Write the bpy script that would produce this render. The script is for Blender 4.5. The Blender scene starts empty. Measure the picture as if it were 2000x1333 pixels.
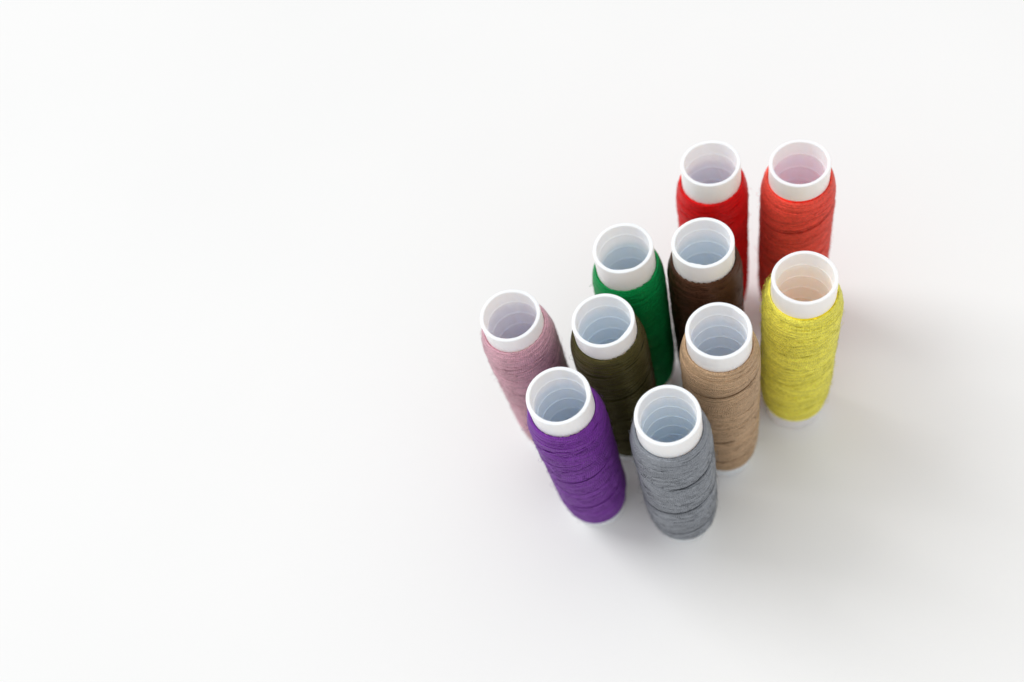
import bpy, math
import numpy as np
from mathutils import Matrix

# ------------------------------------------------------------------ camera
U = 0.007                      # one unit = outer radius of a spool tube (7 mm)
OX, OY = 5.5, 15.5             # centre of the cluster, moved to the origin
PITCH, ROLL, CAM_H, FPX = 1.0151, -0.401886, 35.42684, 1879.42
scene = bpy.context.scene
fw = np.array([0, math.cos(PITCH), -math.sin(PITCH)])
rt = np.array([1.0, 0, 0]); up = np.cross(rt, fw)
c_, s_ = math.cos(ROLL), math.sin(ROLL)
cr, cu = c_ * rt + s_ * up, -s_ * rt + c_ * up
cam = bpy.data.cameras.new('camera')
cam_o = bpy.data.objects.new('camera', cam)
scene.collection.objects.link(cam_o)
M = Matrix.Identity(4)
for i in range(3):
    M[i][0], M[i][1], M[i][2] = cr[i], cu[i], -fw[i]
M[0][3], M[1][3], M[2][3] = -OX * U, -OY * U, CAM_H * U
cam_o.matrix_world = M
cam.sensor_fit = 'HORIZONTAL'; cam.sensor_width = 36.0
cam.lens = 36.0 * FPX / 2000.0
cam.clip_start = 0.005; cam.clip_end = 100.0
cam.dof.use_dof = True
cam.dof.focus_distance = 30.2 * U
cam.dof.aperture_fstop = 7.5
cam.dof.aperture_blades = 0
scene.camera = cam_o

# ------------------------------------------------------------------ light
world = bpy.data.worlds.new('World'); scene.world = world
world.use_nodes = True
bg = world.node_tree.nodes['Background']
bg.inputs['Strength'].default_value = 0.855
wt = world.node_tree
# the room seen from the table: pale ceiling above, dimmer walls towards the horizon
w_tc = wt.nodes.new('ShaderNodeTexCoord')
w_sp = wt.nodes.new('ShaderNodeSeparateXYZ')
w_rp = wt.nodes.new('ShaderNodeValToRGB')
wt.links.new(w_tc.outputs['Generated'], w_sp.inputs[0])
wt.links.new(w_sp.outputs['Z'], w_rp.inputs['Fac'])
wt.links.new(w_rp.outputs['Color'], bg.inputs['Color'])
stops = [(0.0, .38), (.21, .48), (.62, .85), (.90, 1.25), (1.0, 1.5)]
for k, (p, v) in enumerate(stops):
    el = w_rp.color_ramp.elements[k] if k in (0,) else (w_rp.color_ramp.elements[-1] if k == len(stops) - 1 else w_rp.color_ramp.elements.new(p))
    el.position = p
    el.color = (v, v * .998, v * .996, 1)

def area_light(name, az, el, dist, sx, sy, power, color):
    l = bpy.data.lights.new(name, 'AREA'); l.shape = 'RECTANGLE'
    l.size, l.size_y, l.energy, l.color = sx, sy, power, color
    o = bpy.data.objects.new(name, l); scene.collection.objects.link(o)
    a, e = math.radians(az), math.radians(el)
    d = np.array([math.cos(a) * math.cos(e), math.sin(a) * math.cos(e), math.sin(e)])
    o.location = d * dist
    from mathutils import Vector
    o.rotation_euler = Vector(-d).to_track_quat('-Z', 'Y').to_euler()
    return o
area_light('window_light', 131, 45, 20.0, 9.0, 13.0, 1880.0, (0.99, 0.998, 1.0))

scene.view_settings.view_transform = 'Standard'
scene.view_settings.look = 'None'
scene.view_settings.exposure = 0.0
scene.view_settings.gamma = 1.0
scene.view_settings.use_curve_mapping = False
scene.render.engine = 'CYCLES'
cy = scene.cycles
cy.max_bounces = 80; cy.diffuse_bounces = 80; cy.glossy_bounces = 4; cy.transmission_bounces = 80
cy.use_denoising = True
cy.sample_clamp_indirect = 4.0
cy.caustics_reflective = False; cy.caustics_refractive = False

# ------------------------------------------------------------------ materials
def new_mat(name):
    m = bpy.data.materials.new(name); m.use_nodes = True
    nt = m.node_tree
    return m, nt, nt.nodes['Principled BSDF']

def mat_surface():
    m, nt, b = new_mat('white_satin_board')
    tc = nt.nodes.new('ShaderNodeTexCoord')
    n = nt.nodes.new('ShaderNodeTexNoise'); n.inputs['Scale'].default_value = 9.0
    n.inputs['Detail'].default_value = 4.0
    r = nt.nodes.new('ShaderNodeValToRGB')
    r.color_ramp.elements[0].color = (0.835, 0.838, 0.836, 1); r.color_ramp.elements[0].position = .3
    r.color_ramp.elements[1].color = (0.85, 0.852, 0.85, 1); r.color_ramp.elements[1].position = .7
    nt.links.new(tc.outputs['Object'], n.inputs['Vector'])
    nt.links.new(n.outputs['Fac'], r.inputs['Fac'])
    nt.links.new(r.outputs['Color'], b.inputs['Base Color'])
    n2 = nt.nodes.new('ShaderNodeTexNoise'); n2.inputs['Scale'].default_value = 900.0
    n2.inputs['Detail'].default_value = 3.0
    bp = nt.nodes.new('ShaderNodeBump'); bp.inputs['Strength'].default_value = 0.06
    bp.inputs['Distance'].default_value = 0.0004
    nt.links.new(tc.outputs['Object'], n2.inputs['Vector'])
    nt.links.new(n2.outputs['Fac'], bp.inputs['Height'])
    nt.links.new(bp.outputs['Normal'], b.inputs['Normal'])
    b.inputs['Roughness'].default_value = 0.5
    b.inputs['Specular IOR Level'].default_value = 0.12
    return m

def mat_plastic(clear):
    """clear = 0 for milky plastic, 1 for plastic that lets the thread behind it show through"""
    m, nt, b = new_mat('translucent_white_plastic')
    mixc = lambda p, q: tuple(p[k] + (q[k] - p[k]) * clear for k in range(3)) + (1,)
    # thin milky wall: scatters blue back, lets more of the warm end through
    b.inputs['Base Color'].default_value = mixc((0.716, 0.792, 0.856), (0.502, 0.537, 0.632))
    b.inputs['Roughness'].default_value = 0.34
    b.inputs['Specular IOR Level'].default_value = 0.25
    tl = nt.nodes.new('ShaderNodeBsdfTranslucent')
    tl.inputs['Color'].default_value = mixc((0.28, 0.204, 0.14), (0.494, 0.459, 0.364))
    mx = nt.nodes.new('ShaderNodeAddShader')
    nt.links.new(b.outputs['BSDF'], mx.inputs[0]); nt.links.new(tl.outputs['BSDF'], mx.inputs[1])
    nt.links.new(mx.outputs['Shader'], nt.nodes['Material Output'].inputs['Surface'])
    tc = nt.nodes.new('ShaderNodeTexCoord')
    n = nt.nodes.new('ShaderNodeTexNoise'); n.inputs['Scale'].default_value = 260.0
    n.inputs['Detail'].default_value = 3.0
    bp = nt.nodes.new('ShaderNodeBump'); bp.inputs['Strength'].default_value = 0.12
    bp.inputs['Distance'].default_value = 0.0004
    nt.links.new(tc.outputs['Object'], n.inputs['Vector'])
    nt.links.new(n.outputs['Fac'], bp.inputs['Height'])
    nt.links.new(bp.outputs['Normal'], b.inputs['Normal'])
    return m

def mat_thread(name, col, sheen):
    m, nt, b = new_mat(name)
    L = nt.links.new
    at = nt.nodes.new('ShaderNodeAttribute'); at.attribute_name = 'vary'
    uv = nt.nodes.new('ShaderNodeUVMap')
    sp = nt.nodes.new('ShaderNodeSeparateXYZ'); L(uv.outputs['UV'], sp.inputs[0])
    # two-ply twist: diagonal grooves along each strand
    m1 = nt.nodes.new('ShaderNodeMath'); m1.operation = 'MULTIPLY_ADD'
    L(sp.outputs['X'], m1.inputs[0]); m1.inputs[1].default_value = 2 * math.pi / 0.15
    m2 = nt.nodes.new('ShaderNodeMath'); m2.operation = 'MULTIPLY'
    L(sp.outputs['Y'], m2.inputs[0]); m2.inputs[1].default_value = 2 * math.pi
    L(m2.outputs[0], m1.inputs[2])
    sn = nt.nodes.new('ShaderNodeMath'); sn.operation = 'SINE'; L(m1.outputs[0], sn.inputs[0])
    ab = nt.nodes.new('ShaderNodeMath'); ab.operation = 'ABSOLUTE'; L(sn.outputs[0], ab.inputs[0])
    bp = nt.nodes.new('ShaderNodeBump'); bp.inputs['Strength'].default_value = 0.8
    bp.inputs['Distance'].default_value = 0.022 * U
    L(ab.outputs[0], bp.inputs['Height']); L(bp.outputs['Normal'], b.inputs['Normal'])
    # strand to strand dye and lustre variation
    tc = nt.nodes.new('ShaderNodeTexCoord')
    ns = nt.nodes.new('ShaderNodeTexNoise'); ns.inputs['Scale'].default_value = 300.0
    ns.inputs['Detail'].default_value = 3.0
    L(tc.outputs['Object'], ns.inputs['Vector'])
    ad = nt.nodes.new('ShaderNodeMath'); ad.operation = 'ADD'
    L(at.outputs['Fac'], ad.inputs[0]); L(ns.outputs['Fac'], ad.inputs[1])
    mr = nt.nodes.new('ShaderNodeMapRange')
    mr.inputs['From Min'].default_value = 0.4; mr.inputs['From Max'].default_value = 1.6
    mr.inputs['To Min'].default_value = 0.86; mr.inputs['To Max'].default_value = 1.22
    L(ad.outputs[0], mr.inputs['Value'])
    # fibre mottling, finer than a strand and drawn out along it
    mp = nt.nodes.new('ShaderNodeMapping'); mp.inputs['Scale'].default_value = (1.0, 1.0, 2.4)
    L(tc.outputs['Object'], mp.inputs['Vector'])
    nf = nt.nodes.new('ShaderNodeTexNoise'); nf.inputs['Scale'].default_value = 1500.0
    nf.inputs['Detail'].default_value = 2.0
    L(mp.outputs['Vector'], nf.inputs['Vector'])
    mf = nt.nodes.new('ShaderNodeMapRange')
    mf.inputs['From Min'].default_value = 0.3; mf.inputs['From Max'].default_value = 0.7
    mf.inputs['To Min'].default_value = 0.80; mf.inputs['To Max'].default_value = 1.22
    L(nf.outputs['Fac'], mf.inputs['Value'])
    mm = nt.nodes.new('ShaderNodeMath'); mm.operation = 'MULTIPLY'
    L(mr.outputs[0], mm.inputs[0]); L(mf.outputs[0], mm.inputs[1])
    vm = nt.nodes.new('ShaderNodeVectorMath'); vm.operation = 'SCALE'
    vm.inputs[0].default_value = col
    L(mm.outputs[0], vm.inputs['Scale'])
    L(vm.outputs[0], b.inputs['Base Color'])
    b.inputs['Roughness'].default_value = 0.27
    b.inputs['Specular IOR Level'].default_value = 1.0
    mx = max(col); b.inputs['Specular Tint'].default_value = tuple(0.08 + 0.92 * (c / mx) ** .7 for c in col) + (1,)
    b.inputs['Sheen Weight'].default_value = sheen
    b.inputs['Sheen Roughness'].default_value = 0.5
    b.inputs['Sheen Tint'].default_value = tuple(min(1, 0.35 + 0.9 * c ** .6) for c in col) + (1,)
    return m

# ------------------------------------------------------------------ mesh helpers
class Mesh:
    def __init__(self):
        self.v, self.f, self.uv, self.vary, self.n = [], [], [], [], 0
    def grid(self, P, close_j=True, uv=None, vary=0.5):
        """P: (n, k, 3) rows of rings; quads between rows, optionally closed round j"""
        n, k = P.shape[:2]
        self.v.append(P.reshape(-1, 3))
        jj = np.arange(k if close_j else k - 1)
        i = np.arange(n - 1)[:, None]
        a = i * k + jj; b = i * k + (jj + 1) % k
        q = np.stack([a, b, b + k, a + k], -1).reshape(-1, 4) + self.n
        self.f.append(q)
        if uv is None:
            u = np.zeros((len(q), 4, 2))
        else:
            ui = uv                       # (n,) length along the strand
            I = np.broadcast_to(i, a.shape)
            J = np.broadcast_to(jj, a.shape)
            u = np.stack([np.stack([ui[I], J / k], -1), np.stack([ui[I], (J + 1) / k], -1),
                          np.stack([ui[I + 1], (J + 1) / k], -1), np.stack([ui[I + 1], J / k], -1)], -2).reshape(-1, 4, 2)
        self.uv.append(u)
        self.vary.append(np.full(n * k, vary) if np.isscalar(vary) else np.repeat(vary, k))
        self.n += n * k
    def tube(self, C, rad, out, k=5, vary=0.5, flat=1.0):
        """strand along the points C, with outward directions `out`"""
        T = np.gradient(C, axis=0)
        L = np.linalg.norm(T, axis=1); T = T / L[:, None]
        out = out - (out * T).sum(1)[:, None] * T
        out /= np.linalg.norm(out, axis=1)[:, None]
        B = np.cross(T, out)
        a = np.arange(k) * 2 * np.pi / k
        rad = np.broadcast_to(np.asarray(rad, float), (len(C),))
        P = C[:, None] + rad[:, None, None] * (flat * np.cos(a)[None, :, None] * out[:, None] + np.sin(a)[None, :, None] * B[:, None])
        self.grid(P, True, np.cumsum(L), vary)
    def build(self, name, mat, parent=None, core=None, ncore=0):
        V = np.concatenate(self.v) * U; F = np.concatenate(self.f)
        me = bpy.data.meshes.new(name)
        me.vertices.add(len(V)); me.vertices.foreach_set('co', V.astype(np.float32).ravel())
        me.loops.add(F.size); me.polygons.add(len(F))
        me.polygons.foreach_set('loop_start', np.arange(0, F.size, 4, dtype=np.int32))
        me.loops.foreach_set('vertex_index', F.astype(np.int32).ravel())
        me.polygons.foreach_set('use_smooth', np.ones(len(F), bool))
        l = me.uv_layers.new(name='UVMap')
        l.uv.foreach_set('vector', np.concatenate(self.uv).astype(np.float32).ravel())
        at = me.attributes.new('vary', 'FLOAT', 'POINT')
        at.data.foreach_set('value', np.concatenate(self.vary).astype(np.float32))
        me.update(calc_edges=True); me.validate()
        me.materials.append(mat)
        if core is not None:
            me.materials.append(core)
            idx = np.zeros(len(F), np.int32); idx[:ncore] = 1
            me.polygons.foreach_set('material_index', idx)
        o = bpy.data.objects.new(name, me)
        scene.collection.objects.link(o)
        if parent is not None:
            o.parent = parent
        return o

class Noise:
    """smooth periodic noise over (angle, height)"""
    def __init__(self, rng, kmax, fz, n=10):
        self.k = rng.integers(-kmax, kmax + 1, n); self.w = rng.uniform(-fz, fz, n)
        self.p = rng.uniform(0, 2 * np.pi, n); self.n = n
    def __call__(self, t, z):
        r = 0
        for k, w, p in zip(self.k, self.w, self.p):
            r = r + np.sin(k * t + w * z + p)
        return r / math.sqrt(self.n / 2)

# ------------------------------------------------------------------ setting
H = 9.3526
def make_surface(mat):
    m = Mesh()
    xs = np.linspace(-3, 3, 13) / U
    P = np.stack(np.meshgrid(xs, xs, indexing='ij') + [np.zeros((13, 13))], -1)
    m.grid(P, False)
    o = m.build('ground', mat)
    # normals up
    if o.data.polygons[0].normal.z < 0:
        o.data.flip_normals()
    o['kind'] = 'structure'
make_surface(mat_surface())

# ------------------------------------------------------------------ spools

def make_tube(parent, rng, h, nicks, plastic):
    """open moulded tube with rounded lip and ribs round the bore"""
    m = Mesh()
    k = 160
    t = np.arange(k) * 2 * np.pi / k
    ro, ri = 1.0, 0.872
    prof = []                       # (radius, z, is_lip)
    # outer wall from the bottom up
    prof += [(ro - .05, 0.0, 0), (ro - .015, 0.012, 0), (ro, 0.05, 0)]
    prof += [(ro, z, 0) for z in np.linspace(.4, h - .5, 12)]
    e = 0.035
    for a in np.linspace(0, np.pi / 2, 6):
        prof.append((ro - e + e * math.cos(a), h - e + e * math.sin(a), 0))
    e2 = 0.028
    for a in np.linspace(np.pi / 2, np.pi, 6):
        prof.append((ri + e2 + e2 * math.cos(a), h - e2 + e2 * math.sin(a), 1))
    # bore: ribs every 0.7
    z = h - 0.2
    ribs = list(h - rng.uniform(.46, .60) - rng.uniform(.66, .73) * np.arange(12))
    for rz in ribs:
        if rz < 0.5:
            break
        prof += [(ri, rz + .10, 0), (ri, rz + .03, 0), (ri - .003, rz + .020, 0), (ri - .019, rz + .004, 0), (ri - .021, rz - .004, 0),
                 (ri - .015, rz - .02, 0), (ri - .003, rz - .08, 0), (ri, rz - .14, 0)]
    prof += [(ri, 0.03, 0), (ri + .03, 0.0, 0), (ro - .05, 0.0, 0)]
    P = np.zeros((len(prof), k, 3))
    oval = 0.006 * np.cos(2 * t + rng.uniform(0, 6)) + 0.003 * np.cos(3 * t + rng.uniform(0, 6))
    wob = 0.010 * np.cos(2 * t + rng.uniform(0, 6)) + 0.006 * np.cos(5 * t + rng.uniform(0, 6))
    for i, (r, z, lip) in enumerate(prof):
        rr = r * (1 + oval); zz = np.full(k, z)
        if z > h - .3:
            zz = zz + wob * (z - h + .3) / .3
        if lip or (h - .15 < z and r < .95):
            for (a0, wd, dp) in nicks:
                d = (t - a0 + np.pi) % (2 * np.pi) - np.pi
                g = np.exp(-(d / wd) ** 4)
                rr = rr - dp * g * (1 + .12 * np.sin(23 * t)) * (1 if lip else .5)
        P[i] = np.stack([rr * np.cos(t), rr * np.sin(t), zz], -1)
    m.grid(P, True)
    o = m.build('core_tube', plastic, parent)
    return o

def make_winding(parent, mat, core, seed, h, dtop, dbot, fat, bump, seam_gap, pitch, fuzz, seam0, clump=0):
    rng = np.random.default_rng(seed)
    m = Mesh()
    z0, z1 = dbot + .32, h - dtop
    big = Noise(rng, 2, 1.2, 8)
    def prof(z):
        a = np.clip((z1 - z) / 1.25, 0, 1); b = np.clip((z - z0) / 1.9, 0, 1)
        s = lambda q: (np.clip(q * (2 - q), 0, 1)) ** .75
        return 1.03 + (fat - 0.074) * s(a) * s(b)
    tilt = rng.uniform(.03, .09); t1, t2 = rng.uniform(0, 2 * np.pi, 2)
    def phase(t, z):               # distance from the seam along the pitch, 0..1
        return ((z - pitch * t / (2 * np.pi)) / pitch - seam0) % 1.0
    def radius(t, z):
        ph = phase(t, z)
        edge = np.clip(np.minimum((z1 - z), (z - z0)) / .8, 0, 1)
        return prof(z) + edge * (bump * (np.sin(np.pi * ph) ** .5 - .7) + 0.006 * big(t, z))
    def place(t, z, dr):
        r = radius(t, z) + dr
        w = np.clip((z - z0) / (z1 - z0), 0, 1)       # the wound edges are never quite level
        z = z + tilt * np.cos(t - t1) * w ** 4 + .02 * np.sin(2 * t + t2) * w ** 6 + .03 * np.cos(t - t2) * (1 - w) ** 4
        return np.stack([r * np.cos(t), r * np.sin(t), z], -1), np.stack([np.cos(t), np.sin(t), 0 * t], -1)
    # solid body under the strands
    k = 96
    t = np.arange(k) * 2 * np.pi / k
    zz = np.concatenate([[z0 + .02], np.linspace(z0 + .02, z1 - .02, 70), [z1 - .02]])
    P = np.zeros((len(zz), k, 3))
    for i, z in enumerate(zz):
        r = np.maximum(radius(t, np.full(k, z)) - 0.075, 1.008)
        if i in (0, len(zz) - 1):
            r = np.full(k, 1.002)
        P[i] = np.stack([r * np.cos(t), r * np.sin(t), np.full(k, z)], -1)
    m.grid(P, True, vary=0.7)
    ncore = (len(zz) - 1) * k
    # crossing layers of strands
    d = 0.070
    N = int(round(pitch / d))
    span = z1 - z0 - .06
    turns = span / pitch
    seg = int(turns * 60)
    u = np.linspace(0, 1, seg)
    # traverse slows at both ends so the strands crowd at the shoulders
    e = 0.05
    g = u + e * (np.sin(2 * np.pi * u) / (2 * np.pi)) * -0.6
    for layer, sgn in (('b', -1), ('a', 1)):
        for i in range(N):
            if sgn > 0 and i == 0 and seam_gap > 0:
                continue
            off = i / N
            if sgn > 0 and seam_gap > 0:      # open a groove along the seam
                off = 0.5 * seam_gap / N + (1 - seam_gap / N) * (i / N)
            if sgn > 0 and rng.random() < .16:   # here and there a strand sits apart from its neighbour
                off += rng.uniform(.25, .45) / N
            nz = Noise(rng, 2, 1.5, 5)
            z = z0 + .03 + span * g
            if sgn > 0:
                tt = 2 * np.pi * (z / pitch - off - seam0)
            else:
                tt = -2 * np.pi * ((z - z0) / pitch - off - seam0 - rng.uniform(-.3, .3) / N)
            zj = z + 0.09 * d * nz(tt * .5, z) * np.clip(np.minimum(z1 - z, z - z0) / .3, 0, 1)
            ph = phase(tt, zj)
            dd = np.minimum(ph, 1 - ph) * pitch
            if sgn > 0:
                dr = 0.012 + rng.normal(0, .004) + 0 * tt
                v = rng.uniform(0, 1)
            else:
                dr = -0.042 - (0.05 if seam_gap > 0 else 0) * np.exp(-(dd / .07) ** 2)
                v = rng.uniform(0, .6)
            C, O = place(tt, zj, dr)
            m.tube(C, d * rng.uniform(.53, .60), O, 6, v, .85)
    # bands of neighbouring strands from the last strokes, lying over the rest the other way
    for band in range(5):
        a0 = rng.uniform(0, 2 * np.pi); ln = rng.uniform(3.0, 8.0)
        sgn = -1 if band < 3 else 1
        sl = sgn * pitch * rng.uniform(.35, .8) / (2 * np.pi)
        zs = rng.uniform(z0 + 1.2, z1 - 1.0)
        for q_ in range(rng.integers(3, 9)):
            tt = a0 + rng.normal(0, .25) + np.linspace(0, ln, int(ln * 11))
            z = zs + q_ * d * 1.02 + sl * (tt - a0 - ln / 2)
            ok = (z > z0 + .15) & (z < z1 - .05)
            if ok.sum() < 12:
                continue
            tt, z = tt[ok], z[ok]
            u_ = np.linspace(0, 1, len(tt))
            fade = np.clip(np.minimum(u_, 1 - u_) * 7, 0, 1)
            C, O = place(tt, z, 0.030 - 0.06 * (1 - fade) ** 2)
            m.tube(C, d * rng.uniform(.5, .56), O, 6, rng.uniform(.1, 1), .8)
    # last turns lying round the shoulders
    for end in (1, 0):
        for i in range(26 if end else 12):
            a0 = rng.uniform(0, 2 * np.pi); ln = rng.uniform(2.5, 7.0)
            tt = a0 + np.linspace(0, ln, int(ln * 11))
            zc = rng.uniform(.03, .75) if end else rng.uniform(.03, .4)
            sl = rng.uniform(-.16, .16)
            z = zc + sl * (np.linspace(0, 1, len(tt)) - .5)
            z = np.clip(z, .025, 3)
            z = (z1 - z) if end else (z0 + z)
            fade = np.minimum(np.linspace(0, 1, len(tt)), np.linspace(1, 0, len(tt))) * 12
            dr = 0.026 + rng.uniform(0, .012) - 0.06 * (1 - np.clip(fade, 0, 1))
            C, O = place(tt, z, dr)
            m.tube(C, d * rng.uniform(.5, .6), O, 5, rng.uniform(.3, 1), .85)
    # closing turns at both edges of the winding
    for end in (1, 0):
        for q_ in range(5):
            a0 = rng.uniform(0, 2 * np.pi)
            tt = a0 + np.linspace(0, 2 * np.pi + .3, 90)
            zo = .012 + .045 * q_ + .02 * np.sin(tt + rng.uniform(0, 6)) * (q_ > 0)
            z = (z1 - zo) if end else (z0 + zo)
            C, O = place(tt, z, .018 + .006 * (q_ % 2))
            m.tube(C, d * .56, O, 6, rng.uniform(.2, 1), .9)
    # a few strands that lie across the rest at their own slant
    for i in range(3):
        a0 = rng.uniform(0, 2 * np.pi); ln = rng.uniform(3, 7)
        tt = a0 + np.linspace(0, ln, int(ln * 11))
        zs = rng.uniform(z0 + .8, z1 - 1.2)
        z = np.clip(zs + rng.choice([-1, 1]) * rng.uniform(.2, .5) * pitch * np.linspace(-.5, .5, len(tt)), z0 + .1, z1 - .1)
        fade = np.minimum(np.linspace(0, 1, len(tt)), np.linspace(1, 0, len(tt))) * 10
        C, O = place(tt, z, 0.036 - 0.07 * (1 - np.clip(fade, 0, 1)))
        m.tube(C, d * .52, O, 5, rng.uniform(.5, 1), .8)
    # lint: fine fibres standing off the strands
    for i in range(fuzz):
        a0 = rng.uniform(0, 2 * np.pi); zs = rng.uniform(z0 + .05, z1 - .02)
        n = 6; q = np.linspace(0, 1, n)
        ln = rng.uniform(.06, .26); dirz = rng.normal(0, .45); s = rng.choice([-1, 1])
        lift = abs(rng.normal(0, .028)) * (3.0 if rng.random() < .05 else 1) + .005
        cur = rng.normal(0, .25)
        tt = a0 + s * ln * q + .06 * np.sin(q * rng.uniform(2, 7)) * rng.normal()
        z = np.clip(zs + ln * (dirz * q + cur * q * q), z0, z1 + .05)
        C, O = place(tt, z, .0)
        C = C + O * (0.02 + lift * np.sin(np.pi * q * rng.uniform(.5, 1.0)))[:, None]
        m.tube(C, np.linspace(.0048, .003, n), O, 3, rng.uniform(.6, 1.3), 1)
    # a tangle of curly lint on the side that faces the other spools
    for i in range(clump):
        a0 = 2.75 + rng.normal(0, .35); zs = z1 - abs(rng.normal(.25, .35))
        n = 9; q = np.linspace(0, 1, n); f1, f2 = rng.uniform(3, 8, 2)
        tt = a0 + rng.choice([-1, 1]) * rng.uniform(.1, .3) * q + .07 * np.sin(f1 * q + rng.uniform(0, 6))
        z = zs + rng.normal(0, .15) * q + .07 * np.sin(f2 * q)
        C, O = place(tt, z, .0)
        C = C + O * (rng.uniform(.05, .16) * np.sin(np.pi * q * .9) + .02)[:, None]
        m.tube(C, .0048, O, 3, rng.uniform(.6, 1.3), 1)
    o = m.build('thread_winding', mat, parent, core, ncore)
    return o

# x, y, base colour of the thread, start of the thread below the rim, label ...
SPOOLS = [
 ('bright red thread spool at the back beside the coral one',
  8.531, 19.652, (0.72, 0.003, 0.004), .95, .40, .255, dict(bump=0.0066, seam=0.4, pitch=1.5, fuzz=1800), []),
 ('coral red thread spool at the far right of the back pair',
  11.071, 18.231, (0.90, 0.085, 0.055), .75, .42, .265, dict(bump=0.0088, seam=0.8, pitch=2.0, fuzz=2600), []),
 ('emerald green thread spool with a nicked white rim behind the olive one',
  4.5405, 17.854, (0.0, 0.25, 0.055), 1.05, .45, .255, dict(bump=0.0055, seam=0.5, pitch=1.6, fuzz=1500), [(-2.0, .28, .02)]),
 ('dark brown thread spool between the green and the beige spools',
  6.8965, 16.792, (0.036, 0.012, 0.005), .90, .42, .255, dict(bump=0.0066, seam=0.7, pitch=2.0, fuzz=2600), [(-2.25, .22, .03)]),
 ('dusty pink thread spool at the left end of the cluster',
  0.264, 17.144, (0.68, 0.38, 0.45), .70, .40, .265, dict(bump=0.0055, seam=0, pitch=1.8, fuzz=3000), []),
 ('dark olive thread spool standing between the purple and green spools',
  2.900, 15.586, (0.030, 0.025, 0.005), .78, .42, .265, dict(bump=0.0055, seam=0.6, pitch=1.7, fuzz=2600), [(-1.0, .30, .035)]),
 ('lemon yellow thread spool standing alone at the right edge of the cluster',
  9.091, 14.211, (0.95, 0.87, 0.11), .82, .60, .260, dict(bump=0.0248, seam=0.5, pitch=2.1, fuzz=3200, clump=70), []),
 ('beige tan thread spool between the gray and the yellow spools',
  5.880, 13.539, (0.53, 0.35, 0.205), .82, .50, .255, dict(bump=0.0110, seam=1.3, pitch=1.8, fuzz=2200), [(.35, .2, .02)]),
 ('purple thread spool nearest the front on the left side',
  0.641, 13.668, (0.165, 0.028, 0.30), .88, .40, .265, dict(bump=0.0066, seam=0.9, pitch=2.5, fuzz=3400), [(-.2, .25, .025)]),
 ('steel gray thread spool at the very front of the cluster',
  3.375, 11.792, (0.25, 0.268, 0.30), .86, .34, .275, dict(bump=0.0088, seam=1.7, pitch=2.2, fuzz=3600), []),
]
DH = [-.04, -.06, -.035, .02, -.01, 0, -.08, .2, .145, -.15]     # small differences in tube length
CLEAR = [.22, .26, .2, 0, .3, 0, .55, .05, .1, 0]      # how much the thread shows through each tube
for i, (label, x, y, col, dtop, dbot, fat, w, nicks) in enumerate(SPOOLS):
    root = bpy.data.objects.new('thread_spool', None)
    scene.collection.objects.link(root)
    root.empty_display_size = U
    root.location = ((x - OX) * U, (y - OY) * U, 0.00002)
    root['label'] = label; root['category'] = 'thread spool'
    root['group'] = 'thread spools standing in a cluster on the white surface'
    rng = np.random.default_rng(100 + i)
    make_tube(root, rng, H + DH[i], nicks, mat_plastic(CLEAR[i]))
    mt = mat_thread(label.split(' thread')[0].replace(' ', '_') + '_thread', col, 0.05 + 0.2 * min(1, 1.6 * sum(col) / 3))
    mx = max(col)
    core = mat_thread('inner_' + mt.name, tuple(c * (c / mx) ** .35 for c in col), 0.0)  # deeper colour stands in for light scattered repeatedly between the inner turns
    make_winding(root, mt, core, 10 + i, H + DH[i], dtop, dbot, fat, w['bump'], w['seam'], w['pitch'], w['fuzz'], rng.random(), w.get('clump', 0))
